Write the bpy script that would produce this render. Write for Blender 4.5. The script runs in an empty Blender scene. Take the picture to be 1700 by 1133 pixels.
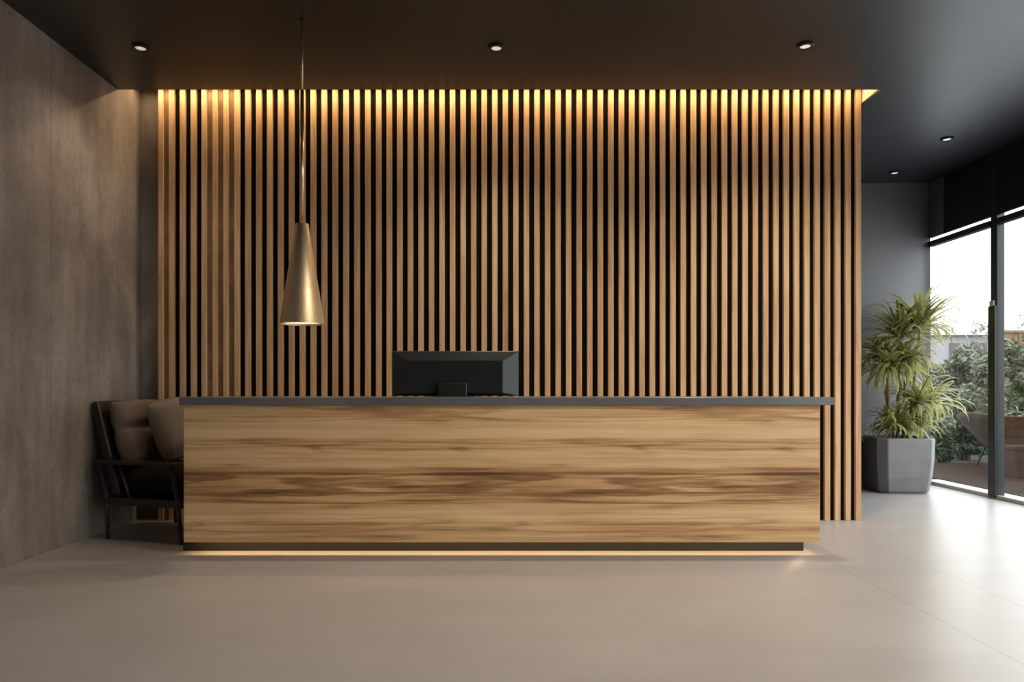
import bpy, bmesh, math, random
from mathutils import Vector, Matrix
random.seed(7)
scn = bpy.context.scene
COL = scn.collection
PI = math.pi

# ------------------------------------------------------------------ measures
F, CX, CY = 1200.0, 836.0, 645.0          # focal length in px, vanishing point
CAMZ = 1.155
H = CAMZ * 3.15                            # ceiling height
XL, XR = -3.208, 5.15                      # concrete wall, window plane
YB, YF = 8.74, -4.0                        # back wall, wall behind the viewer
YS = 6.30                                  # front of the battens
YD = 4.985                                 # front of the desk panel


def PX(px, Y):
    return (px - CX) / F * Y


def PZ(py, Y):
    return CAMZ + (CY - py) / F * Y


# ------------------------------------------------------------------ materials
def lin(c):
    return tuple(((v / 255) / 12.92 if v / 255 <= 0.04045 else ((v / 255 + 0.055) / 1.055) ** 2.4) for v in c)


class NT:
    def __init__(self, name):
        self.m = bpy.data.materials.new(name)
        self.m.use_nodes = True
        self.t = self.m.node_tree
        self.b = self.t.nodes['Principled BSDF']
        self.out = self.t.nodes['Material Output']

    def n(self, typ, **kw):
        nd = self.t.nodes.new(typ)
        for k, v in kw.items():
            setattr(nd, k, v)
        return nd

    def l(self, a, b):
        self.t.links.new(a, b)

    def coords(self, scale=(1, 1, 1), kind='Object', loc=(0, 0, 0)):
        tc = self.n('ShaderNodeTexCoord')
        mp = self.n('ShaderNodeMapping')
        mp.inputs['Scale'].default_value = scale
        mp.inputs['Location'].default_value = loc
        self.l(tc.outputs[kind], mp.inputs['Vector'])
        return mp.outputs['Vector']

    def noise(self, vec, scale=5, detail=4, rough=0.5, dist=0.0):
        nd = self.n('ShaderNodeTexNoise')
        nd.inputs['Scale'].default_value = scale
        nd.inputs['Detail'].default_value = detail
        nd.inputs['Roughness'].default_value = rough
        nd.inputs['Distortion'].default_value = dist
        self.l(vec, nd.inputs['Vector'])
        return nd.outputs['Fac']

    def ramp(self, fac, stops, interp='LINEAR'):
        nd = self.n('ShaderNodeValToRGB')
        nd.color_ramp.interpolation = interp
        e = nd.color_ramp.elements
        while len(e) < len(stops):
            e.new(0.5)
        for i, (p, c) in enumerate(stops):
            e[i].position = p
            e[i].color = (*c, 1) if len(c) == 3 else c
        self.l(fac, nd.inputs['Fac'])
        return nd.outputs['Color']

    def math(self, op, a, b=None, clamp=False):
        nd = self.n('ShaderNodeMath', operation=op, use_clamp=clamp)
        for i, v in enumerate((a, b)):
            if v is None:
                continue
            if isinstance(v, (int, float)):
                nd.inputs[i].default_value = v
            else:
                self.l(v, nd.inputs[i])
        return nd.outputs[0]

    def mix(self, fac, a, b, blend='MIX'):
        nd = self.n('ShaderNodeMix', data_type='RGBA', blend_type=blend)
        for sock, v in ((nd.inputs[0], fac), (nd.inputs[6], a), (nd.inputs[7], b)):
            if isinstance(v, (int, float)):
                sock.default_value = v
            elif isinstance(v, tuple):
                sock.default_value = (*v, 1) if len(v) == 3 else v
            else:
                self.l(v, sock)
        return nd.outputs[2]

    def bump(self, h, strength=0.2, dist=0.01):
        nd = self.n('ShaderNodeBump')
        nd.inputs['Strength'].default_value = strength
        nd.inputs['Distance'].default_value = dist
        self.l(h, nd.inputs['Height'])
        self.l(nd.outputs['Normal'], self.b.inputs['Normal'])

    def base(self, c):
        if isinstance(c, tuple):
            self.b.inputs['Base Color'].default_value = (*c, 1)
        else:
            self.l(c, self.b.inputs['Base Color'])


def plain(name, col, rough=0.5, metal=0.0, spec=0.5, var=0.12, vscale=8, bump=0.0):
    t = NT(name)
    v = t.coords()
    f = t.noise(v, vscale, 4)
    lo = tuple(c * (1 - var) for c in col)
    hi = tuple(min(1, c * (1 + var)) for c in col)
    t.base(t.ramp(f, [(0.3, lo), (0.7, hi)]))
    t.b.inputs['Roughness'].default_value = rough
    t.b.inputs['Metallic'].default_value = metal
    t.b.inputs['Specular IOR Level'].default_value = spec
    if bump:
        t.bump(t.noise(v, vscale * 20, 3), bump, 0.003)
    return t.m


def emit(name, col, strength):
    t = NT(name)
    t.base(col)
    t.b.inputs['Emission Color'].default_value = (*col, 1)
    t.b.inputs['Emission Strength'].default_value = strength
    t.b.inputs['Roughness'].default_value = 0.5
    return t.m


def m_concrete():
    t = NT('concrete_wall')
    v = t.coords()
    big = t.noise(t.coords((1, 0.9, 0.55)), 1.3, 5, 0.6, 0.4)
    run = t.noise(t.coords((1, 2.2, 0.25)), 2.2, 6, 0.65, 0.2)
    fine = t.noise(v, 22, 6, 0.7)
    c = t.ramp(big, [(0.3, (0.13, 0.108, 0.098)), (0.5, (0.215, 0.182, 0.165)), (0.68, (0.33, 0.285, 0.26))])
    c = t.mix(0.55, c, t.ramp(run, [(0.3, (0.55, 0.54, 0.53)), (0.62, (1.2, 1.18, 1.16))]), 'MULTIPLY')
    c = t.mix(0.35, c, t.ramp(fine, [(0.32, (0.6, 0.58, 0.57)), (0.55, (1.1, 1.1, 1.1))]), 'MULTIPLY')
    # board joints of the plaster, faint
    sx = t.n('ShaderNodeSeparateXYZ')
    t.l(v, sx.inputs[0])
    yy = t.math('FRACT', t.math('ADD', t.math('DIVIDE', sx.outputs['Y'], 1.25), 0.9))
    j = t.math('LESS_THAN', yy, 0.006)
    c = t.mix(t.math('MULTIPLY', j, 0.45), c, (0.05, 0.045, 0.04))
    t.base(c)
    t.b.inputs['Roughness'].default_value = 0.75
    t.b.inputs['Specular IOR Level'].default_value = 0.3
    t.bump(fine, 0.15, 0.004)
    return t.m


def m_floor():
    t = NT('polished_concrete_floor')
    v = t.coords()
    big = t.noise(v, 0.9, 5, 0.55, 0.3)
    streak = t.noise(t.coords((0.8, 2.4, 1)), 1.8, 5, 0.55, 0.2)
    c = t.ramp(big, [(0.25, (0.322, 0.300, 0.292)), (0.75, (0.370, 0.347, 0.340))])
    c = t.mix(0.5, c, t.ramp(streak, [(0.3, (0.90, 0.90, 0.90)), (0.7, (1.06, 1.06, 1.06))]), 'MULTIPLY')
    sx = t.n('ShaderNodeSeparateXYZ')
    t.l(v, sx.inputs[0])
    X = sx.outputs['X']
    for x0 in (2.17, 2.745):
        d = t.math('ABSOLUTE', t.math('SUBTRACT', X, x0))
        c = t.mix(t.math('MULTIPLY', t.math('LESS_THAN', d, 0.0045), 0.35), c, (0.12, 0.10, 0.09))
    t.base(c)
    t.b.inputs['Roughness'].default_value = 0.33
    t.b.inputs['Specular IOR Level'].default_value = 0.14
    return t.m


def m_ceiling():
    t = NT('dark_satin_ceiling')
    f = t.noise(t.coords(), 1.2, 4)
    t.base(t.ramp(f, [(0.3, (0.008, 0.0105, 0.0145)), (0.7, (0.011, 0.0135, 0.018))]))
    t.b.inputs['Roughness'].default_value = 0.40
    t.b.inputs['Specular IOR Level'].default_value = 0.95
    t.b.inputs['Specular Tint'].default_value = (0.88, 0.94, 1.0, 1)
    return t.m


def m_desk_wood():
    t = NT('streaked_walnut_panel')
    tc = t.n('ShaderNodeTexCoord')
    sx = t.n('ShaderNodeSeparateXYZ')
    t.l(tc.outputs['Object'], sx.inputs[0])
    # the veneer sheet repeats every 2.24 m along the desk
    xm = t.math('MODULO', t.math('ADD', sx.outputs['X'], 22.4), 2.24)
    # blend the sheet's two ends so that the repeat has no seam
    cb = t.n('ShaderNodeCombineXYZ')
    ang = t.math('MULTIPLY', xm, 2 * PI / 2.24)
    t.l(t.math('MULTIPLY', t.math('COSINE', ang), 0.357), cb.inputs[0])
    t.l(t.math('MULTIPLY', t.math('SINE', ang), 0.357), cb.inputs[1])
    t.l(sx.outputs['Z'], cb.inputs[2])

    def nz(scale_x, scale_z, detail, rough, dist, off):
        mp = t.n('ShaderNodeMapping')
        mp.inputs['Scale'].default_value = (scale_x, scale_x, scale_z)
        mp.inputs['Location'].default_value = (off, off * 0.7, off * 1.3)
        t.l(cb.outputs[0], mp.inputs['Vector'])
        return t.noise(mp.outputs[0], 1.0, detail, rough, dist)
    wob = nz(1.0, 2.5, 3, 0.5, 0.0, 4.0)
    zz = t.math('ADD', sx.outputs['Z'], t.math('MULTIPLY', t.math('SUBTRACT', wob, 0.5), 0.16))
    G = lambda g: (g, g, g)
    zn = t.math('DIVIDE', zz, 1.1)
    bands = t.ramp(zn, [(0.10, G(0.30)), (0.20, G(0.42)), (0.235, G(0.22)), (0.30, G(0.12)), (0.34, G(0.55)), (0.40, G(0.85)),
                        (0.48, G(0.72)), (0.535, G(0.95)), (0.565, G(0.18)), (0.64, G(0.10)), (0.68, G(0.65)), (0.715, G(0.5)),
                        (0.74, G(0.15)), (0.83, G(0.12)), (0.875, G(0.6)), (0.92, G(0.35))])
    broad = nz(0.6, 11.0, 3, 0.5, 0.3, 1.0)
    streak = nz(0.55, 34.0, 4, 0.55, 0.35, 2.0)
    fine = nz(2.5, 120.0, 3, 0.6, 0.3, 3.0)
    contour = nz(0.55, 9.0, 3, 0.42, 0.35, 5.0)
    line = t.math('SUBTRACT', 1.0, t.math('MULTIPLY', t.math('ABSOLUTE', t.math('SUBTRACT', contour, 0.5)), 26.0), clamp=True)
    contour2 = nz(0.7, 17.0, 3, 0.45, 0.5, 9.0)
    line2 = t.math('SUBTRACT', 1.0, t.math('MULTIPLY', t.math('ABSOLUTE', t.math('SUBTRACT', contour2, 0.47)), 18.0), clamp=True)
    dark = t.math('MULTIPLY', bands, t.math('MULTIPLY', t.math('SUBTRACT', broad, 0.22), 1.7), clamp=True)
    thin = t.math('MULTIPLY', t.math('SUBTRACT', streak, 0.47), 3.4, clamp=True)
    d2 = t.math('ADD', t.math('MULTIPLY', dark, 0.62), t.math('MULTIPLY', thin, t.math('ADD', t.math('MULTIPLY', dark, 0.8), 0.10)))
    d2 = t.math('ADD', d2, t.math('MULTIPLY', line, t.math('ADD', t.math('MULTIPLY', bands, 0.34), 0.02)))
    d2 = t.math('ADD', d2, t.math('MULTIPLY', line2, t.math('MULTIPLY', bands, 0.24)), clamp=True)
    c = t.ramp(d2, [(0.0, (0.84, 0.595, 0.355)), (0.18, (0.67, 0.42, 0.21)), (0.42, (0.36, 0.19, 0.085)), (0.75, (0.18, 0.085, 0.036)), (1.0, (0.10, 0.045, 0.02))])
    c = t.mix(0.5, c, t.ramp(fine, [(0.3, (0.84, 0.82, 0.80)), (0.7, (1.1, 1.1, 1.1))]), 'MULTIPLY')
    tone = nz(0.8, 5.0, 2, 0.5, 0.0, 7.0)
    c = t.mix(0.6, c, t.ramp(tone, [(0.3, (0.84, 0.76, 0.68)), (0.7, (1.1, 1.1, 1.08))]), 'MULTIPLY')
    t.base(c)
    t.b.inputs['Roughness'].default_value = 0.5
    t.b.inputs['Specular IOR Level'].default_value = 0.35
    return t.m


def m_batten():
    t = NT('oak_batten')
    oi = t.n('ShaderNodeObjectInfo')
    v = t.coords((14, 14, 0.9))
    ad = t.n('ShaderNodeVectorMath', operation='ADD')
    cb = t.n('ShaderNodeCombineXYZ')
    for i in range(3):
        t.l(t.math('MULTIPLY', oi.outputs['Random'], 37.0 + 11 * i), cb.inputs[i])
    t.l(v, ad.inputs[0])
    t.l(cb.outputs[0], ad.inputs[1])
    g = t.noise(ad.outputs[0], 2.0, 5, 0.6, 0.4)
    c = t.ramp(g, [(0.28, (0.46, 0.275, 0.15)), (0.5, (0.63, 0.41, 0.24)), (0.72, (0.74, 0.52, 0.33))])
    c = t.mix(0.7, c, t.ramp(oi.outputs['Random'], [(0.0, (0.86, 0.78, 0.72)), (0.5, (1.0, 0.97, 0.92)), (1.0, (1.1, 1.08, 1.0))]), 'MULTIPLY')
    t.base(c)
    t.b.inputs['Roughness'].default_value = 0.55
    t.b.inputs['Specular IOR Level'].default_value = 0.3
    return t.m


def m_deck(name, axis='Y', w=0.14, c0=(0.022, 0.0105, 0.006), c1=(0.038, 0.019, 0.011)):
    t = NT(name)
    v = t.coords()
    sx = t.n('ShaderNodeSeparateXYZ')
    t.l(v, sx.inputs[0])
    q = t.math('DIVIDE', sx.outputs[axis], w)
    fr = t.math('FRACT', q)
    g = t.noise(t.coords((2, 20, 20) if axis != 'X' else (20, 2, 20)), 1.5, 5)
    c = t.ramp(g, [(0.3, c0), (0.7, c1)])
    wn = t.n('ShaderNodeTexWhiteNoise', noise_dimensions='1D')
    t.l(t.math('FLOOR', q), wn.inputs['W'])
    c = t.mix(0.6, c, t.ramp(wn.outputs['Value'], [(0, (0.75, 0.75, 0.75)), (1, (1.15, 1.15, 1.15))]), 'MULTIPLY')
    c = t.mix(t.math('LESS_THAN', fr, 0.06), c, (0.02, 0.015, 0.012))
    t.base(c)
    t.b.inputs['Roughness'].default_value = 0.75
    t.b.inputs['Specular IOR Level'].default_value = 0.08
    return t.m


def m_brass():
    t = NT('brushed_brass')
    f = t.noise(t.coords((60, 60, 1.5)), 3, 4)
    t.base(t.ramp(f, [(0.3, (0.74, 0.54, 0.33)), (0.7, (0.88, 0.69, 0.45))]))
    t.b.inputs['Metallic'].default_value = 0.95
    t.b.inputs['Roughness'].default_value = 0.34
    t.b.inputs['Anisotropic'].default_value = 0.85
    tg = t.n('ShaderNodeTangent', direction_type='RADIAL', axis='Z')
    t.l(tg.outputs[0], t.b.inputs['Tangent'])
    return t.m


def m_leaf(name, dark, light, edge=None):
    t = NT(name)
    at = t.n('ShaderNodeAttribute', attribute_name='tint')
    c = t.ramp(at.outputs['Fac'], [(0.0, dark), (1.0, light)])
    if edge:
        st = t.n('ShaderNodeAttribute', attribute_name='across')
        c = t.mix(t.math('MULTIPLY', st.outputs['Fac'], 0.75), c, edge)
    t.base(c)
    t.b.inputs['Roughness'].default_value = 0.45
    t.b.inputs['Specular IOR Level'].default_value = 0.35
    tr = t.n('ShaderNodeBsdfTranslucent')
    t.l(c, tr.inputs['Color'])
    mx = t.n('ShaderNodeMixShader')
    mx.inputs[0].default_value = 0.3
    t.l(t.b.outputs[0], mx.inputs[1])
    t.l(tr.outputs[0], mx.inputs[2])
    t.l(mx.outputs[0], t.out.inputs['Surface'])
    return t.m


def m_glass():
    t = NT('window_glass')
    tr = t.n('ShaderNodeBsdfTransparent')
    tr.inputs['Color'].default_value = (0.95, 0.97, 0.96, 1)
    gl = t.n('ShaderNodeBsdfGlossy')
    gl.inputs['Roughness'].default_value = 0.02
    lw = t.n('ShaderNodeLayerWeight')
    mx = t.n('ShaderNodeMixShader')
    f5 = t.math('POWER', lw.outputs['Facing'], 5.0)
    t.l(t.math('ADD', t.math('MULTIPLY', f5, 0.75), 0.03), mx.inputs[0])
    t.l(tr.outputs[0], mx.inputs[1])
    t.l(gl.outputs[0], mx.inputs[2])
    t.l(mx.outputs[0], t.out.inputs['Surface'])
    return t.m


def m_fabric(name, col, rough=0.9):
    t = NT(name)
    v = t.coords()
    f = t.noise(v, 260, 3)
    g = t.noise(v, 5, 3)
    c = t.ramp(f, [(0.3, tuple(x * 0.75 for x in col)), (0.7, tuple(x * 1.2 for x in col))])
    c = t.mix(0.4, c, t.ramp(g, [(0.3, (0.85,) * 3), (0.7, (1.1,) * 3)]), 'MULTIPLY')
    t.base(c)
    t.b.inputs['Roughness'].default_value = rough
    t.b.inputs['Specular IOR Level'].default_value = 0.15
    t.bump(f, 0.25, 0.002)
    return t.m


M = {
    'concrete': m_concrete(), 'floor': m_floor(), 'ceiling': m_ceiling(), 'desk': m_desk_wood(), 'batten': m_batten(),
    'brass': m_brass(), 'glass': m_glass(),
    'infill': plain('brown_infill_board', (0.20, 0.105, 0.05), 0.55, var=0.3, vscale=6),
    'backing': plain('black_backing', (0.006, 0.005, 0.005), 0.8, spec=0.1),
    'grey_wall': plain('charcoal_painted_wall', (0.105, 0.107, 0.113), 0.6, var=0.06, vscale=2),
    'hidden_wall': plain('grey_plaster', (0.16, 0.145, 0.135), 0.8, var=0.08, vscale=2),
    'cove': plain('cream_cove_paint', (0.70, 0.62, 0.48), 0.7, var=0.03),
    'counter': plain('anthracite_laminate', (0.135, 0.138, 0.148), 0.26, var=0.08, vscale=3, spec=0.5),
    'plinth': plain('black_plinth', (0.012, 0.010, 0.009), 0.5),
    'black_metal': plain('black_metal', (0.012, 0.012, 0.013), 0.35, spec=0.5),
    'mullion': plain('graphite_aluminium', (0.018, 0.020, 0.023), 0.38, spec=0.5),
    'spandrel': plain('black_spandrel', (0.012, 0.012, 0.014), 0.35, spec=0.4),
    'kerb': plain('pale_stone_kerb', (0.52, 0.50, 0.47), 0.5, var=0.05),
    'monitor': plain('charcoal_plastic', (0.020, 0.021, 0.024), 0.30, spec=0.5),
    'monitor_dark': plain('black_plastic', (0.012, 0.012, 0.013), 0.45),
    'chair_metal': plain('dark_grey_chair_metal', (0.035, 0.036, 0.036), 0.3, metal=0.0, var=0.1),
    'frame_wood': plain('black_stained_wood', (0.014, 0.012, 0.011), 0.4, var=0.3),
    'cushion': m_fabric('taupe_wool', (0.155, 0.118, 0.105)),
    'seat_fabric': m_fabric('black_wool', (0.014, 0.012, 0.011)),
    'pillow': m_fabric('greige_linen', (0.20, 0.168, 0.145)),
    'pot': plain('grey_cement_planter', (0.135, 0.128, 0.126), 0.6, var=0.1, vscale=5, bump=0.1),
    'dark_pot': plain('black_planter', (0.008, 0.007, 0.007), 0.5),
    'soil': plain('potting_soil', (0.03, 0.02, 0.013), 0.95, var=0.5, vscale=40, bump=0.6),
    'cane': plain('pale_cane', (0.30, 0.235, 0.13), 0.7, var=0.35, vscale=14),
    'leaf': m_leaf('strap_leaf', (0.075, 0.10, 0.018), (0.34, 0.33, 0.09), (0.56, 0.53, 0.24)),
    'leaf_dull': m_leaf('grey_green_strap_leaf', (0.06, 0.085, 0.04), (0.20, 0.23, 0.12)),
    'bush': m_leaf('pale_shrub_leaf', (0.085, 0.095, 0.065), (0.33, 0.34, 0.25)),
    'bush_dark': m_leaf('green_shrub_leaf', (0.02, 0.035, 0.015), (0.085, 0.12, 0.05)),
    'twig': plain('shrub_twigs', (0.05, 0.035, 0.022), 0.9),
    'deck': m_deck('terrace_decking'),
    'bench_wood': m_deck('red_brown_boards', 'Z', 0.10, (0.035, 0.016, 0.010), (0.06, 0.028, 0.018)),
    'ground': plain('garden_soil', (0.02, 0.018, 0.013), 0.95, var=0.5, vscale=3),
    'shell': m_fabric('brown_weave', (0.07, 0.053, 0.045)),
    'tan': plain('tan_render', (0.22, 0.145, 0.09), 0.9, var=0.1, vscale=1),
    'pale': plain('white_render', (0.36, 0.35, 0.36), 0.9, var=0.05, vscale=1),
    'mauve': plain('mauve_grey_paint', (0.14, 0.125, 0.135), 0.7),
    'led': emit('warm_led', (1.0, 0.72, 0.40), 6.0),
    'lens': emit('downlight_lens', (1.0, 0.94, 0.82), 0.45),
    'lens_cool': emit('neutral_downlight_lens', (1.0, 0.98, 0.95), 0.6),
    'diffuser': emit('pendant_diffuser', (1.0, 0.80, 0.50), 1.25),
}


# ------------------------------------------------------------------ mesh helpers
def box(bm, x0, x1, y0, y1, z0, z1, bevel=0.0):
    r = bmesh.ops.create_cube(bm, size=1.0)
    vs = r['verts']
    for v in vs:
        v.co = Vector((x0 + (v.co.x + .5) * (x1 - x0), y0 + (v.co.y + .5) * (y1 - y0), z0 + (v.co.z + .5) * (z1 - z0)))
    if bevel:
        es = list({e for v in vs for e in v.link_edges})
        bmesh.ops.bevel(bm, geom=es, offset=bevel, segments=2, affect='EDGES', profile=0.5)
    return vs


def tube(bm, pts, rad, n=10, cap=True):
    """A round bar along pts; rad is a number or a list."""
    pts = [Vector(p) for p in pts]
    rad = rad if isinstance(rad, (list, tuple)) else [rad] * len(pts)
    rings = []
    for i, p in enumerate(pts):
        d = (pts[min(i + 1, len(pts) - 1)] - pts[max(i - 1, 0)]).normalized()
        up = Vector((0, 0, 1)) if abs(d.z) < 0.95 else Vector((1, 0, 0))
        a = d.cross(up).normalized()
        b = d.cross(a)
        rings.append([bm.verts.new(p + (a * math.cos(2 * PI * k / n) + b * math.sin(2 * PI * k / n)) * rad[i]) for k in range(n)])
    for r0, r1 in zip(rings, rings[1:]):
        for k in range(n):
            bm.faces.new((r0[k], r0[(k + 1) % n], r1[(k + 1) % n], r1[k]))
    if cap:
        bm.faces.new(rings[0])
        bm.faces.new(rings[-1][::-1])


def lathe(bm, prof, n=48, close=False):
    """Revolve (r, z) points about the z axis."""
    rings = [[bm.verts.new((r * math.cos(2 * PI * k / n), r * math.sin(2 * PI * k / n), z)) for k in range(n)] for r, z in prof]
    pairs = list(zip(rings, rings[1:]))
    if close:
        pairs.append((rings[-1], rings[0]))
    for r0, r1 in pairs:
        for k in range(n):
            bm.faces.new((r0[k], r0[(k + 1) % n], r1[(k + 1) % n], r1[k]))
    return rings


def disc(bm, r, z, n=40):
    bm.faces.new([bm.verts.new((r * math.cos(2 * PI * k / n), r * math.sin(2 * PI * k / n), z)) for k in range(n)])


def obj(name, bm, mat, parent=None, smooth=False, loc=None):
    bmesh.ops.recalc_face_normals(bm, faces=bm.faces[:])
    me = bpy.data.meshes.new(name)
    bm.to_mesh(me)
    bm.free()
    me.materials.append(M[mat] if isinstance(mat, str) else mat)
    if smooth:
        for p in me.polygons:
            p.use_smooth = True
    o = bpy.data.objects.new(name, me)
    COL.objects.link(o)
    if parent is not None:
        o.parent = parent
    if loc is not None:
        o.location = loc
    return o


def boxo(name, dims, mat, parent=None, bevel=0.0):
    bm = bmesh.new()
    box(bm, *dims, bevel=bevel)
    return obj(name, bm, mat, parent)


def tag(o, label, cat, group=None, kind=None):
    o['label'] = label
    o['category'] = cat
    if group:
        o['group'] = group
    if kind:
        o['kind'] = kind
    return o


def thing(name, label, cat, loc=(0, 0, 0), rotz=0.0, group=None):
    o = bpy.data.objects.new(name, None)
    o.empty_display_size = 0.2
    COL.objects.link(o)
    o.location = loc
    o.rotation_euler = (0, 0, rotz)
    return tag(o, label, cat, group)


def struct(name, bm, mat, label=None, cat=None, parent=None):
    o = obj(name, bm, mat, parent)
    if parent is None:
        o['kind'] = 'structure'
        o['label'] = label
        o['category'] = cat
    return o


def copy_tree(o, parent=None):
    c = o.copy()
    COL.objects.link(c)
    if parent is not None:
        c.parent = parent
    for ch in list(o.children):
        copy_tree(ch, c)
    return c


def solid(o, t, offset=0):
    md = o.modifiers.new('thick', 'SOLIDIFY')
    md.thickness = t
    md.offset = offset
    return o


def subsurf(o, n=2):
    md = o.modifiers.new('sub', 'SUBSURF')
    md.levels = n
    md.render_levels = n
    return o


# ------------------------------------------------------------------ the room
bm = bmesh.new()
box(bm, XL - .3, XR, YF - .3, YB + .3, -0.2, 0.0)
struct('floor', bm, 'floor', 'warm grey polished concrete floor reflecting the windows', 'floor')

SX = 3.135                     # right end of the light slot
SY = 6.008                     # its front edge
bm = bmesh.new()
box(bm, XL - .3, XR + .25, YF - .3, SY, H, H + .35)
box(bm, SX, XR + .25, SY, YB + .3, H, H + .35)
box(bm, XL - .3, SX, 6.62, YB + .3, H, H + .35)
struct('ceiling', bm, 'ceiling', 'dark satin ceiling with a light slot along the slatted wall', 'ceiling')

bm = bmesh.new()               # lining of the light slot
box(bm, XL, SX + .02, SY - .001, SY + .012, H + .03, H + .25)
box(bm, XL, SX + .02, SY - .001, 6.41, H + .25, H + .33)
box(bm, SX - .006, SX + .02, SY, 6.41, H + .012, H + .25)
struct('trim_1', bm, 'cove', 'cream lining of the lit slot above the slatted wall', 'trim')

bm = bmesh.new()
box(bm, XL - .3, XL, YF - .3, YB + .3, 0, H + .35)
struct('wall_left', bm, 'concrete', 'brown grey concrete wall behind the armchair', 'wall')

bm = bmesh.new()
box(bm, XL, 3.13, 6.40, 6.62, 0, H + .35)
struct('wall_center', bm, 'concrete', 'wall that carries the slatted screen behind the desk', 'wall')

bm = bmesh.new()
box(bm, XL, XR + .012, YB, YB + .3, 0, H)
struct('wall_back', bm, 'grey_wall', 'charcoal wall behind the potted plant', 'wall')

bm = bmesh.new()
box(bm, XL, XR + .25, YF - .3, YF, 0, H)
struct('wall_front', bm, 'hidden_wall', 'plain wall behind the viewer', 'wall')

ZT = 2.97                      # underside of the black panel over the windows
bm = bmesh.new()
box(bm, XR, XR + .028, YF, YB, ZT, H)
struct('wall_right', bm, 'spandrel', 'black panel above the tall windows', 'wall')
bm = bmesh.new()
box(bm, XR - .012, XR - .001, 8.45, YB - .002, ZT, H - .001)
struct('trim_9', bm, 'grey_wall', 'charcoal board at the corner above the windows', 'trim')

bm = bmesh.new()
box(bm, XR - .01, XR + .30, YF, YB + .3, -0.15, 0.014)
struct('trim_2', bm, 'kerb', 'pale stone kerb under the windows', 'trim')

# windows: one bay from the back wall to the post in view, then wider bays towards the viewer
posts = [7.588, 5.2, 2.8, 0.4, -2.0]
edges = [YB] + posts + [YF]
for i in range(len(edges) - 1):
    y1, y0 = edges[i], edges[i + 1]
    w = thing(f'window_{i + 1}', 'tall window pane between the back wall and the black post' if i == 0 else
              ('tall window pane at the right edge beside the black post' if i == 1 else 'tall window pane in the row beside the viewer'), 'window',
              (XR + .02, (y0 + y1) / 2, 0.014))
    w['kind'] = 'structure'
    if i > 1:
        w['group'] = 'windows beside the viewer'
    h = (y1 - y0) / 2
    a = -h + (0.05 if i < len(posts) else 0)
    b = h - (0.05 if i > 0 else 0)
    bm = bmesh.new()
    box(bm, -.006, .006, a, b, 0.02, ZT - .014)
    obj('pane', bm, 'glass', w)
    bm = bmesh.new()
    box(bm, -.04, .03, a, b, 2.865 - .014, 2.925 - .014)
    obj('top_rail', bm, 'black_metal', w)
    bm = bmesh.new()
    box(bm, -.03, .03, a, b, 0.0, 0.022)
    obj('bottom_rail', bm, 'kerb', w)
for i, y in enumerate(posts):
    lab = 'graphite post between the two windows in view' if i == 0 else 'graphite window post beside the viewer'
    bm = bmesh.new()
    box(bm, XR - .005, XR + .075, y - .05, y + .05, 0.0, H, bevel=0.004)
    o = struct(f'trim_{i + 3}', bm, 'mullion', lab, 'window post')
    if i:
        o['group'] = 'window posts beside the viewer'
    else:
        # black door stile against the lower post
        bm = bmesh.new()
        box(bm, XR - .03, XR + .01, y - .048, y + .056, 0.0145, 2.02, bevel=0.004)
        obj('lower_stile', bm, 'black_metal', o)
        bm = bmesh.new()
        box(bm, XR - .034, XR - .008, y - .03, y + .03, 2.02, 2.075, bevel=0.006)
        obj('catch', bm, 'kerb', o)

# ------------------------------------------------------------------ slatted screen
scr = thing('slat_screen', 'wall screen of vertical oak battens on black backing behind the desk', 'slatted wall', (0, YS, 0))
bw, bd = 0.0465, 0.034
TOPZ = H + .20


def batten_px(n):
    # left edge in the photograph of the n-th batten
    pts = [(-1, 262.5), (0, 280), (19, 624), (42, 1027.5), (65, 1421)]
    for (n0, p0), (n1, p1) in zip(pts, pts[1:]):
        if n <= n1:
            return p0 + (p1 - p0) * (n - n0) / (n1 - n0)


xb0, xb1 = PX(batten_px(-1), YS), PX(batten_px(65), YS) + bw
bm = bmesh.new()
box(bm, xb0, xb1, bd - .001, .099, 0.0, TOPZ)
obj('backing_panel', bm, 'backing', scr)
bm = bmesh.new()
box(bm, 0, bw, 0, bd, 0.0, TOPZ, bevel=0.002)
proto = obj('batten', bm, 'batten', scr)
for n in range(-1, 66):
    b = proto if n == -1 else proto.copy()
    if n > -1:
        COL.objects.link(b)
        b.parent = scr
    b.location = (PX(batten_px(n), YS), 0, 0)
for n in (-1, 3, 4, 5):        # four gaps are closed with brown boards
    xa = PX(batten_px(n), YS) + bw
    xc = PX(batten_px(n + 1), YS)
    bm = bmesh.new()
    box(bm, xa, xc, .012, bd - .002, 0.0, TOPZ)
    obj('infill_board', bm, 'infill', scr)

# ------------------------------------------------------------------ reception desk
dx0, dx1 = PX(305, YD), PX(1361, YD)
DB = YD + .66
zc1 = PZ(660, YD - .03)
zc0 = PZ(673.0, YD - .03)
desk = thing('reception_desk', 'long reception desk with streaked wooden front and grey top', 'desk', ((dx0 + dx1) / 2, YD, 0))
ox = (dx0 + dx1) / 2


def dbox(name, x0, x1, y0, y1, z0, z1, mat, bevel=0.0):
    bm = bmesh.new()
    box(bm, x0 - ox, x1 - ox, y0 - YD, y1 - YD, z0, z1, bevel=bevel)
    return obj(name, bm, mat, desk)


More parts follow.
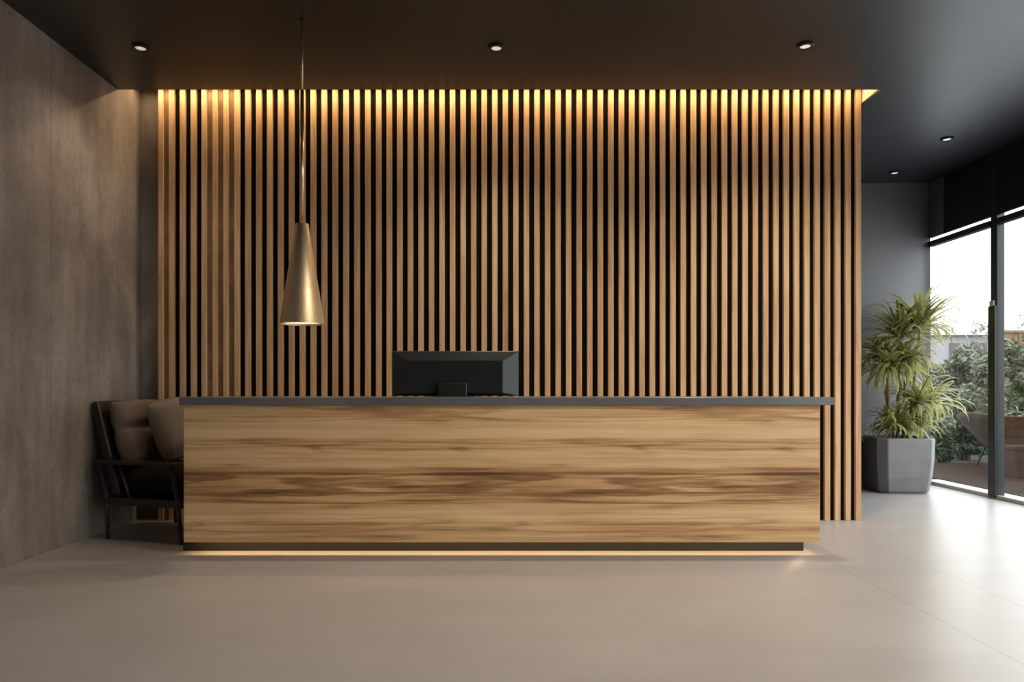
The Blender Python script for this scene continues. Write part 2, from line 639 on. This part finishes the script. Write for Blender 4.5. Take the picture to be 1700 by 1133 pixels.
zb = PZ(901, YD)
dbox('front_panel', dx0, dx1, YD, YD + .036, zb, zc0, 'desk', 0.002)
dbox('side_panel', dx0, dx0 + .036, YD + .037, DB, zb, zc0, 'desk', 0.002)
dbox('side_panel', dx1 - .036, dx1, YD + .037, DB, zb, zc0, 'desk', 0.002)
dbox('countertop', PX(297, YD - .03), PX(1386, YD - .03), YD - .03, DB + .03, zc0, zc1, 'counter', 0.003)
yp = YD + .150
dbox('plinth', PX(304, yp), PX(1334, yp), yp, DB - .04, 0.0, zb + .004, 'plinth')
dbox('light_strip', dx0 + .05, dx1 - .05, YD + .037, YD + .067, zb + .064, zb + .074, 'led')
dbox('shelf', dx0 + .037, dx1 - .037, YD + .25, DB - .01, 0.72, 0.745, 'counter')

# ------------------------------------------------------------------ monitor on the desk
YM = 5.33
mx0, mx1 = PX(650, YM), PX(861, YM)
mz0, mz1 = zc1 + .006, PZ(583, YM)
mw, mh = (mx1 - mx0), mz1 - mz0
mon = thing('computer_monitor', 'black computer monitor seen from behind on the desk top', 'monitor', ((mx0 + mx1) / 2, YM, zc1))
bm = bmesh.new()               # tapered back shell: a frame around a raised middle
zo = mz0 - zc1
outer = [(-mw / 2, zo), (mw / 2, zo), (mw / 2, zo + mh), (-mw / 2, zo + mh)]
ins_x, ins_t, ins_b = mw * .125, mh * .22, mh * .06
inner = [(-mw / 2 + ins_x, zo + ins_b), (mw / 2 - ins_x, zo + ins_b), (mw / 2 - ins_x, zo + mh - ins_t), (-mw / 2 + ins_x, zo + mh - ins_t)]
r0 = [bm.verts.new((x, .030, z)) for x, z in outer]
r1 = [bm.verts.new((x, .012, z)) for x, z in outer]
r2 = [bm.verts.new((x, -.030, z)) for x, z in inner]
bm.faces.new(r0)
for a, b in ((r0, r1), (r1, r2)):
    for k in range(4):
        bm.faces.new((a[k], a[(k + 1) % 4], b[(k + 1) % 4], b[k]))
bm.faces.new(r2[::-1])
sh = obj('back_shell', bm, 'monitor', mon)
md = sh.modifiers.new('bev', 'BEVEL')
md.width = 0.004
md.segments = 2
bm = bmesh.new()
box(bm, -mw / 2 + .008, mw / 2 - .008, .030, .034, zo + .008, zo + mh - .008)
obj('screen', bm, 'monitor_dark', mon)
bm = bmesh.new()
box(bm, -mw * .14, mw * .34, -.034, -.029, zo + mh - ins_t - .012, zo + mh - ins_t - .004)
obj('vent_slot', bm, 'monitor_dark', mon)
bm = bmesh.new()               # neck of the stand comes out of the lower middle
nx0, nx1 = PX(729, YM) - (mx0 + mx1) / 2, PX(776, YM) - (mx0 + mx1) / 2
box(bm, nx0, nx1, -.075, -.028, 0.0, PZ(636, YM) - zc1, bevel=0.006)
box(bm, nx0 - .06, nx1 + .06, -.13, .09, 0.0, 0.008, bevel=0.003)
obj('stand', bm, 'monitor', mon)
bm = bmesh.new()
box(bm, nx0 - .004, nx1 + .004, -.037, -.031, PZ(636, YM) - zc1, PZ(633, YM) - zc1)
obj('hinge_gap', bm, 'monitor_dark', mon)

# ------------------------------------------------------------------ pendant
YP = 4.87
px_ = PX(501.5, YP)
pz0, pz1 = PZ(538.5, YP), PZ(372, YP)
pen = thing('pendant_lamp', 'brass cone pendant lamp hanging on a thin rod over the desk', 'pendant lamp', (px_, YP, H))
rb, rt = 36.2 / F * YP, 10.6 / F * YP
bm = bmesh.new()
lathe(bm, [(rt * .45, pz1 - H + .006), (rt, pz1 - H), (rb, pz0 - H), (rb - .006, pz0 - H), (rt - .006, pz1 - H - .01), (rt * .4, pz1 - H - .01)], 64, close=True)
obj('shade', bm, 'brass', pen, smooth=False)
for p in pen.children[0].data.polygons:
    p.use_smooth = True
pen.children[0].modifiers.new('es', 'EDGE_SPLIT').split_angle = math.radians(40)
bm = bmesh.new()
disc(bm, rb - .016, pz0 - H + .012, 48)
obj('diffuser', bm, 'diffuser', pen)
bm = bmesh.new()
tube(bm, [(0, 0, pz1 - H), (0, 0, PZ(150, YP) - H)], 0.0125, 16)
tube(bm, [(0, 0, PZ(150, YP) - H), (0, 0, -.002)], 0.0075, 12)
obj('rod', bm, 'brass', pen, smooth=True)
bm = bmesh.new()
lathe(bm, [(0.001, 0), (.022, 0), (.022, -.006), (.008, -.014), (0.001, -.014)], 24)
obj('ceiling_cup', bm, 'black_metal', pen)

# ------------------------------------------------------------------ downlights
dl = [(233.5, 78, 'lens', 'small ceiling downlight at the far left, near the concrete wall'),
      (824, 78, 'lens', 'small ceiling downlight above the middle of the desk'),
      (1337, 75, 'lens', 'small ceiling downlight above the right end of the desk'),
      (1572, 230, 'lens_cool', 'ceiling downlight on the bright ceiling beside the windows'),
      (1485, 286, 'lens_cool', 'farthest ceiling downlight, above the potted plant by the charcoal wall')]
bm = bmesh.new()
lathe(bm, [(.060, 0), (.060, -.012), (.056, -.016), (.040, -.016), (.036, -.006), (.036, 0)], 40)
ring_me = None
DL = []
for i, (u, v, lm, lab) in enumerate(dl):
    y = F * (H - CAMZ) / (CY - v)
    t = thing('ceiling_downlight', lab, 'ceiling light', (PX(u, y), y, H), 0, 'ceiling downlights')
    if i == 0:
        rg = obj('trim_ring', bm, 'black_metal', t, smooth=False)
        bl = bmesh.new()
        disc(bl, .0365, -.009, 32)
        ln = obj('lens', bl, lm, t)
    else:
        rg2 = rg.copy()
        COL.objects.link(rg2)
        rg2.parent = t
        ln2 = ln.copy()
        if lm != 'lens':
            ln2.data = ln.data.copy()
            ln2.data.materials[0] = M[lm]
        COL.objects.link(ln2)
        ln2.parent = t
    DL.append((PX(u, y), y))

# ------------------------------------------------------------------ armchair
ch = thing('armchair', 'dark wooden lounge armchair with taupe cushions beside the concrete wall', 'armchair', (-2.607, 5.768, 0), math.radians(-18))
W2, L2 = .35, .332


def bar(name, pts, r, mat='frame_wood', parent=ch, n=10):
    bm = bmesh.new()
    tube(bm, pts, r, n)
    return obj(name, bm, mat, parent, smooth=True)


for s in (-1, 1):
    bar('leg', [(-L2, s * W2, 0), (-L2 - .008, s * W2, .30), (-L2 - .075, s * W2, .575)], [.013, .018, .014], 'chair_metal')
    bar('leg', [(L2 + .03, s * W2, 0), (L2 - .005, s * W2, .30), (L2 - .06, s * W2, .575)], [.013, .018, .014], 'chair_metal')
    bm = bmesh.new()
    v = box(bm, -.46, .40, s * W2 - .03, s * W2 + .03, .575, .605, bevel=0.008)
    obj('armrest', bm, 'frame_wood', ch)
    for q in (-.21,):
        bar('spindle', [(q - .02, s * W2, .58), (q + .10, s * W2, .31)], .011, 'chair_metal')
bm = bmesh.new()
box(bm, -L2 - .03, L2 + .03, -W2 - .012, W2 + .012, .265, .325, bevel=0.006)
obj('seat_frame', bm, 'frame_wood', ch)


def cushion(name, sx, sy, sz, mat, parent, n=10, puff=0.4, tuft=None, corner=0.0):
    """Pillow body: local x thick, y wide, z tall, centred; edges pinch together."""
    bm = bmesh.new()
    for side in (1, -1):
        g = [[None] * (n + 1) for _ in range(n + 1)]
        for i in range(n + 1):
            for j in range(n + 1):
                u, v = i / n * 2 - 1, j / n * 2 - 1
                f = ((1 - abs(u) ** 3.2) * (1 - abs(v) ** 3.2)) ** puff
                t = sx / 2 * (0.12 + .88 * f)
                if tuft:
                    t *= tuft(u, v)
                k = 1 - corner * (u * u * v * v)
                g[i][j] = bm.verts.new((side * t, u * sy / 2 * k, v * sz / 2 * k))
        for i in range(n):
            for j in range(n):
                q = (g[i][j], g[i + 1][j], g[i + 1][j + 1], g[i][j + 1])
                bm.faces.new(q if side > 0 else q[::-1])
        if side > 0:
            g0 = g
    ring = [(i, 0) for i in range(n)] + [(n, j) for j in range(n)] + [(i, n) for i in range(n, 0, -1)] + [(0, j) for j in range(n, 0, -1)]
    for a, b in zip(ring, ring[1:] + ring[:1]):
        bm.faces.new((g0[a[0]][a[1]], g0[b[0]][b[1]], g[b[0]][b[1]], g[a[0]][a[1]]))
    o = obj(name, bm, mat, parent, smooth=True)
    subsurf(o, 1)
    return o


sc_ = cushion('seat_cushion', .25, .64, .64, 'seat_fabric', ch, puff=.18)
sc_.rotation_euler = (0, math.radians(86), 0)
sc_.location = (.03, 0, .452)
# backrest: slatted wooden shell leaning back, with the tufted cushion on it
bm = bmesh.new()
vs = box(bm, -.036, .036, -W2 + .005, W2 - .005, 0, .76, bevel=0.02)
br = obj('backrest', bm, 'frame_wood', ch)
br.location = (-L2 + .068, 0, .325)
br.rotation_euler = (0, math.radians(-17), 0)


def tuft(u, v):
    return 1 - .42 * math.exp(-((v - .12) / .10) ** 2) - .12 * math.exp(-(u / .10) ** 2)


bc = cushion('back_cushion', .20, .66, .54, 'cushion', ch, n=20, puff=.3, tuft=tuft, corner=.06)
bc.location = (-L2 + .062, 0, .805)
bc.rotation_euler = (0, math.radians(-17), 0)
pl_loc = Matrix.Rotation(math.radians(-18), 4, 'Z') @ Vector((-.005, .035, 0))
pw = cushion('throw_pillow', .19, .50, .50, 'pillow', None, n=14, puff=.5, corner=.10)
pw.location = (-2.607 + pl_loc.x, 5.768 + pl_loc.y, .735 + .105)
pw.rotation_euler = (math.radians(8), math.radians(-17), math.radians(-26))
tag(pw, 'plump greige throw pillow standing on the armchair against its back', 'pillow')

# ------------------------------------------------------------------ plants
def leaves(bm, tint, across, base, n, L, w, el=(10, 80), az=(0, 360), droop=.9, seg=6, clampx=None, rng=random, spread=.03):
    for k in range(n):
        a = math.radians(rng.uniform(*az))
        e = math.radians(rng.uniform(*el))
        ln = L * rng.uniform(.65, 1.1)
        ww = w * rng.uniform(.75, 1.2)
        p = Vector(base) + Vector((rng.uniform(-1, 1), rng.uniform(-1, 1), rng.uniform(-1, 1))) * spread
        tn = rng.random()
        dr = droop * rng.uniform(.6, 1.3)
        side = Vector((-math.sin(a), math.cos(a), 0))
        prev = None
        for s in range(seg + 1):
            f = s / seg
            wd = ww * (0.55 + 1.1 * f) * (1 - f ** 2.2) + .0012
            ee = e - dr * f * f * 1.5
            d = Vector((math.cos(a) * math.cos(ee), math.sin(a) * math.cos(ee), math.sin(ee)))
            if s:
                p = p + d * (ln / seg)
            nrm = d.cross(side)
            q = [p + side * wd + nrm * wd * .35 * -1, p, p - side * wd + nrm * wd * .35 * -1]
            if clampx is not None:
                for c in q:
                    c.x = min(c.x, clampx)
            row = []
            for i, c in enumerate(q):
                v = bm.verts.new(c)
                v[tint] = tn
                v[across] = 0.0 if i == 1 else 1.0
                row.append(v)
            if prev:
                for i in (0, 1):
                    bm.faces.new((prev[i], prev[i + 1], row[i + 1], row[i]))
            prev = row


def leaf_bm():
    bm = bmesh.new()
    return bm, bm.verts.layers.float.new('tint'), bm.verts.layers.float.new('across')


def leaf_obj(name, bm, mat, parent):
    me = bpy.data.meshes.new(name)
    bm.to_mesh(me)
    bm.free()
    me.materials.append(M[mat])
    for p in me.polygons:
        p.use_smooth = True
    o = bpy.data.objects.new(name, me)
    COL.objects.link(o)
    o.parent = parent
    return o


def planter(name, hx, hz, mat, parent, ch_=.085, taper=.86):
    """Octagonal tapered tub, open at the top, with a wall thickness."""
    bm = bmesh.new()

    def ring(h, z):
        c = ch_ * h / hx
        pts = [(h - c, -h), (h, -h + c), (h, h - c), (h - c, h), (-h + c, h), (-h, h - c), (-h, -h + c), (-h + c, -h)]
        return [bm.verts.new((x, y, z)) for x, y in pts]
    rs = [ring(hx * taper * .93, 0), ring(hx * taper, .03), ring(hx * (taper * .45 + .55), hz * .30), ring(hx * .985, hz * .62), ring(hx, hz - .015), ring(hx - .012, hz), ring(hx - .045, hz), ring(hx - .05, hz - .09)]
    for a, b in zip(rs, rs[1:]):
        for k in range(8):
            bm.faces.new((a[k], a[(k + 1) % 8], b[(k + 1) % 8], b[k]))
    bm.faces.new(rs[0][::-1])
    o = obj(name, bm, mat, parent)
    md = o.modifiers.new('bev', 'BEVEL')
    md.width = .055
    md.segments = 5
    md.limit_method = 'ANGLE'
    md.angle_limit = math.radians(25)
    bm = bmesh.new()
    h = hx - .052
    c = ch_ * .8
    f = [bm.verts.new((x, y, hz - .05)) for x, y in [(h - c, -h), (h, -h + c), (h, h - c), (h - c, h), (-h + c, h), (-h, h - c), (-h, -h + c), (-h + c, -h)]]
    g = [bm.verts.new((v.co.x, v.co.y, hz - .12)) for v in f]
    bm.faces.new(f)
    bm.faces.new(g[::-1])
    for k in range(8):
        bm.faces.new((f[k], f[(k + 1) % 8], g[(k + 1) % 8], g[k]))
    obj('soil', bm, 'soil', parent)


R = random.Random(11)
PC = Vector((4.41, 8.165, 0))
pp = thing('potted_plant', 'tall potted plant with arching strap leaves in a grey planter by the window', 'potted plant', PC)
planter('planter', .325, .61, 'pot', pp)
CLX = XR - .02 - PC.x
YBK = YB - .03


def at(u, v, dy=0.0):
    y = PC.y + dy
    return (PX(u, y) - PC.x, dy, PZ(v, y))


canes = [((1478, 715), (1474, 612), -.05), ((1490, 715), (1494, 560), .06), ((1500, 715), (1506, 596), -.07), ((1506, 715), (1528, 545), .02), ((1484, 715), (1462, 590), .05)]
tops = []
for (b0, b1, dy) in canes:
    p0, p1 = at(b0[0], b0[1], dy), at(b1[0], b1[1], dy * 1.3)
    pm = tuple((a + b) / 2 + R.uniform(-.012, .012) for a, b in zip(p0, p1))
    p0 = (p0[0], p0[1], .55)
    bm = bmesh.new()
    tube(bm, [p0, pm, p1], [.021, .018, .015], 10)
    obj('cane', bm, 'cane', pp, smooth=True)
    tops.append(p1)


def crown(pos, n, L, w, **kw):
    bm, t, a = leaf_bm()
    leaves(bm, t, a, pos, n, L, w, rng=R, **kw)
    for v in bm.verts:         # keep clear of glass and wall
        v.co.x = min(v.co.x, CLX)
        v.co.y = min(v.co.y, YBK - PC.y)
        v.co.x = max(v.co.x, -.34 if v.co.z < 1.05 else -2)
        if v.co.z < .60:
            v.co.z = .60 + (v.co.z - .60) * .12
    leaf_obj('leaf_crown', bm, 'leaf', pp)


crown(tops[0], 80, .50, .021, el=(-15, 70), droop=1.0)
crown(tops[1], 95, .56, .021, el=(0, 85), droop=.8)
crown(tops[2], 80, .46, .021, el=(-20, 70), droop=1.0)
crown(tops[3], 95, .62, .022, el=(5, 85), droop=.85)
crown(tops[4], 75, .44, .021, el=(-10, 75), droop=1.0)
for (u, v, dy, n, L) in ((1522, 672, -.10, 46, .50), (1476, 704, -.12, 34, .34), (1545, 672, .05, 34, .44), (1496, 712, -.05, 46, .38), (1528, 706, -.08, 34, .36)):
    crown(at(u, v, dy), int(n * 1.5), L * 1.1, .019, el=(-5, 85), droop=1.1)

gp = thing('low_planter', 'black planter with dull grey green leaves behind the slatted wall end', 'potted plant', (3.72, 8.30, 0))
planter('planter', .27, .60, 'dark_pot', gp, ch_=.05, taper=.95)
for k in range(4):
    bm, t, a = leaf_bm()
    leaves(bm, t, a, (R.uniform(-.08, .16), R.uniform(-.15, .05), .57), 26, .36, .013, el=(25, 85), droop=1.0, rng=R)
    for v in bm.verts:
        v.co.y = min(v.co.y, .30)
        v.co.x = min(v.co.x, .33)
    leaf_obj('leaf_clump', bm, 'leaf_dull', gp)

# ------------------------------------------------------------------ the garden outside
bm = bmesh.new()
box(bm, XR + .30, 12.5, YF, 11.0, -.14, 0.02)
struct('garden_deck', bm, 'deck', 'brown plank terrace outside the windows', 'terrace')
bm = bmesh.new()
box(bm, XR + .30, 45, 11.0, 45, -.2, 0.0)
box(bm, 12.5, 45, YF - 6, 11.0, -.2, 0.0)
struct('garden_ground', bm, 'ground', 'dark garden soil under the shrubs', 'ground')


def shrub(name, label, u, v_top, Y, rad, mat, nleaf=1500, size=.05, group='shrubs outside the windows', seed=0, squash=1.0):
    rg = random.Random(seed)
    x = PX(u, Y)
    ht = PZ(v_top, Y)
    t = thing(name, label, 'shrub', (x, Y, 0), 0, group)
    bm = bmesh.new()
    for k in range(7):
        a = 2 * PI * k / 7 + rg.uniform(-.3, .3)
        q = rad * .5
        tube(bm, [(0.05 * math.cos(a), .05 * math.sin(a), -.02), (q * .5 * math.cos(a), q * .5 * math.sin(a), ht * .45), (q * math.cos(a), q * math.sin(a), ht * .8)], [.025, .016, .006], 6)
    obj('stem', bm, 'twig', t)
    bm, tl, al = leaf_bm()
    lumps = []
    for k in range(15):
        a = rg.uniform(0, 2 * PI)
        rr = rad * math.sqrt(rg.random()) * .75
        lumps.append((rr * math.cos(a), rr * math.sin(a) * squash, ht * rg.uniform(.16, .84), rad * rg.uniform(.28, .46)))
    lumps.append((0, 0, ht - rad * .34, rad * .36))
    for k in range(nleaf):
        cx, cy, cz, cr = rg.choice(lumps)
        d = Vector((rg.gauss(0, 1), rg.gauss(0, 1), rg.gauss(0, 1))).normalized()
        p = Vector((cx, cy, cz)) + d * cr * rg.uniform(.55, 1.0) ** .6
        p.z = max(.04, p.z)
        nn = (d + Vector((rg.gauss(0, .6), rg.gauss(0, .6), rg.gauss(0, .6) + .4))).normalized()
        s1 = nn.cross(Vector((rg.random(), rg.random(), rg.random()))).normalized()
        s2 = nn.cross(s1)
        sz = size * rg.uniform(.6, 1.4)
        tn = rg.random()
        q = [p - s1 * sz, p + s2 * sz * .45 + nn * sz * .15, p + s1 * sz, p - s2 * sz * .45 + nn * sz * .15]
        vs = []
        for c in q:
            v = bm.verts.new(c)
            v[tl] = tn
            vs.append(v)
        bm.faces.new(vs)
    leaf_obj('foliage', bm, mat, t)
    return t


shrub('garden_shrub', 'pale shrub seen through the window directly behind the potted plant', 1541, 600, 11.9, .38, 'bush', 3200, .05, seed=1)
shrub('garden_shrub', 'pale shrub in the middle of the left window pane', 1600, 575, 13.6, .60, 'bush', 4600, .055, seed=2)
shrub('garden_shrub', 'pale shrub just left of the window post', 1664, 562, 11.9, .45, 'bush', 3800, .05, seed=3)
shrub('garden_shrub', 'green shrub at the right edge of the picture, beyond the post', 1724, 585, 13.7, .60, 'bush_dark', 4200, .055, seed=4)
shrub('garden_shrub', 'low shrub darkened for hedge shade at the foot of the pale ones, right of the grey planter', 1603, 690, 11.55, .28, 'bush_dark', 1800, .04, seed=5)  # these low shrubs' dark leaf colour stands in for shade at the hedge's foot
shrub('garden_shrub', 'low shrub darkened for hedge shade close behind the grey planter, left of its taller neighbour', 1562, 715, 11.22, .17, 'bush_dark', 1300, .04, seed=9)
shrub('garden_shrub', 'low shrub darkened for hedge shade behind the brown terrace chair', 1640, 700, 12.7, .34, 'bush_dark', 1800, .04, seed=10)
shrub('garden_shrub', 'tall thin green shrub showing above the tan wall', 1712, 512, 19.0, .8, 'bush_dark', 1200, .06, seed=6)
shrub('garden_shrub', 'distant loose shrub whose top shows above the left pane hedge', 1632, 532, 18.5, .7, 'bush', 1000, .055, seed=8)

tw = thing('garden_wall', 'tan rendered garden wall behind the shrubs at the right edge', 'garden wall', (PX(1705, 22), 22, 0))
bm = bmesh.new()
zt = PZ(549, 22)
box(bm, -.95, 3.2, -.15, .15, 0, zt - .08)
obj('wall_body', bm, 'tan', tw)
bm = bmesh.new()
box(bm, -1.0, 3.25, -.2, .2, zt - .08, zt)
obj('coping', bm, 'tan', tw)

ho = thing('garden_house', 'small white garden house with mauve grey doors beyond the shrubs', 'garden house', (PX(1582, 24), 24, 0))
zt = PZ(560, 24)
bm = bmesh.new()
box(bm, -1.3, 1.0, -.8, .8, 0, zt)
obj('wall_body', bm, 'pale', ho)
bm = bmesh.new()
vs = [(-1.45, -.95, zt), (1.15, -.95, zt), (1.15, .95, zt), (-1.45, .95, zt), (-1.45, 0, zt + .45), (1.15, 0, zt + .45)]
V = [bm.verts.new(c) for c in vs]
for q in ((0, 1, 5, 4), (2, 3, 4, 5), (0, 4, 3), (1, 2, 5), (0, 3, 2, 1)):
    bm.faces.new([V[i] for i in q])
obj('roof', bm, 'pale', ho)
for x in (-.45, .35):
    bm = bmesh.new()
    box(bm, x - .17, x + .17, -.83, -.79, 0.0, zt - .25)
    obj('door', bm, 'mauve', ho)

# lounge chair on the terrace
lc = thing('terrace_chair', 'brown shell lounge chair on the terrace, left of the window post', 'garden chair', (PX(1657, 10.5), 10.5, .02), math.radians(15))
bm = bmesh.new()
nU, nV = 12, 8
grid = []
for i in range(nU + 1):
    a = -1.9 + 3.8 * i / nU
    row = []
    for j in range(nV + 1):
        f = j / nV
        rr = .14 + .36 * f
        back = .5 + .5 * math.cos(a)
        hh = .27 + f * (.12 + .40 * back)
        row.append(bm.verts.new((-rr * math.cos(a) * 1.05, rr * math.sin(a), hh)))
    grid.append(row)
for i in range(nU):
    for j in range(nV):
        bm.faces.new((grid[i][j], grid[i + 1][j], grid[i + 1][j + 1], grid[i][j + 1]))
solid(obj('shell', bm, 'shell', lc, smooth=True), .03)
bm = bmesh.new()
lathe(bm, [(.001, .285), (.13, .285), (.20, .33), (.22, .39), (.001, .40)], 28)
obj('seat', bm, 'shell', lc, smooth=True)
for k in range(4):
    a = PI / 4 + k * PI / 2
    bm = bmesh.new()
    tube(bm, [(.26 * math.cos(a), .26 * math.sin(a), 0), (.15 * math.cos(a), .15 * math.sin(a), .30)], .013, 8)
    obj('leg', bm, 'frame_wood', lc)

# wooden bench right of the post
gb = thing('garden_bench', 'red brown boarded bench on the terrace at the right edge', 'bench', (PX(1750, 9.3), 9.3, .02))
zt = PZ(742, 9.1) - .02
bm = bmesh.new()
box(bm, -.66, .75, -.20, .24, zt - .035, zt, bevel=.004)
obj('seat', bm, 'bench_wood', gb)
bm = bmesh.new()
box(bm, -.62, .72, -.17, .22, 0, zt - .036)
obj('base', bm, 'bench_wood', gb)
bm = bmesh.new()
box(bm, -.62, .72, .25, .30, 0, PZ(692, 9.55) - .02, bevel=.004)
obj('backrest', bm, 'bench_wood', gb)

# ------------------------------------------------------------------ lights
def area(name, loc, rot, sx, sy, power, col, spread=None):
    d = bpy.data.lights.new(name, 'AREA')
    d.shape = 'RECTANGLE'
    d.size, d.size_y = sx, sy
    d.energy = power
    d.color = col
    if spread:
        d.spread = spread
    o = bpy.data.objects.new(name, d)
    o.location = loc
    o.rotation_euler = rot
    COL.objects.link(o)
    return o


def spot(name, loc, power, col, size=110, blend=.6, rad=.04):
    d = bpy.data.lights.new(name, 'SPOT')
    d.energy = power
    d.color = col
    d.spot_size = math.radians(size)
    d.spot_blend = blend
    d.shadow_soft_size = rad
    o = bpy.data.objects.new(name, d)
    o.location = loc
    COL.objects.link(o)
    return o


WARM = (1.0, .70, .36)
area('cove_lamp', ((XL + SX) / 2, 6.215, H + .135), (0, 0, 0), 6.25, .03, 36, WARM)
area('desk_glow', (ox, YD + .052, zb + .060), (0, 0, 0), dx1 - dx0 - .1, .022, 7.0, (1.0, .74, .34))
area('desk_end_glow', (dx1 - .055, YD + .37, zb + .060), (0, 0, 0), .022, .46, .8, (1.0, .74, .42))
for i, (x, y) in enumerate(DL):
    spot('downlight_lamp', (x, y, H - .03), (42, 115, 150, 4, 4)[i], (1.0, .84, .62), 130, 1.0)
for x, pw_, cone in ((.35, 85, 105), (2.19, 230, 158)):      # unseen lamps over the viewer, giving warm fill to floor and desk
    spot('downlight_lamp', (x, 2.4, H - .03), pw_, (1.0, .86, .70), cone, .6)
spot('pendant_bulb', (px_, YP, pz0 - .01), 6, (1.0, .72, .42), 100)

# unseen lamps added inside the visible bays to brighten the ceiling reflection
for i in range(2):
    y1, y0 = edges[i], edges[i + 1]
    area('window_fill_lamp', (XR - .04, (y0 + y1) / 2, 1.46), (0, math.radians(-90), PI), 2.8, y1 - y0 - .12, 2.3 * PI * 2.8 * (y1 - y0 - .12), (0.93, 0.97, 1.0))

# overcast daylight
w = bpy.data.worlds.new('overcast_sky')
scn.world = w
w.use_nodes = True
bg = w.node_tree.nodes['Background']
bg.inputs['Color'].default_value = (0.93, 0.97, 1.0, 1)
bg.inputs['Strength'].default_value = 4.2

# ------------------------------------------------------------------ camera and view
cam = bpy.data.cameras.new('camera')
cam.sensor_fit = 'HORIZONTAL'
cam.sensor_width = 36
cam.lens = 36 * F / 1700
cam.shift_x = (850 - CX) / 1700
cam.shift_y = (CY - 566.5) / 1700
cam.clip_end = 200
co = bpy.data.objects.new('camera', cam)
co.location = (0, 0, CAMZ)
co.rotation_euler = (PI / 2, 0, 0)
COL.objects.link(co)
scn.camera = co
scn.view_settings.view_transform = 'Standard'
scn.view_settings.look = 'None'
scn.view_settings.exposure = 0.0
scn.view_settings.gamma = 1.0
scn.view_settings.use_curve_mapping = False
scn.cycles.use_denoising = True
scn.cycles.max_bounces = 10
scn.cycles.diffuse_bounces = 5
scn.cycles.transparent_max_bounces = 16
scn.cycles.sample_clamp_indirect = 6
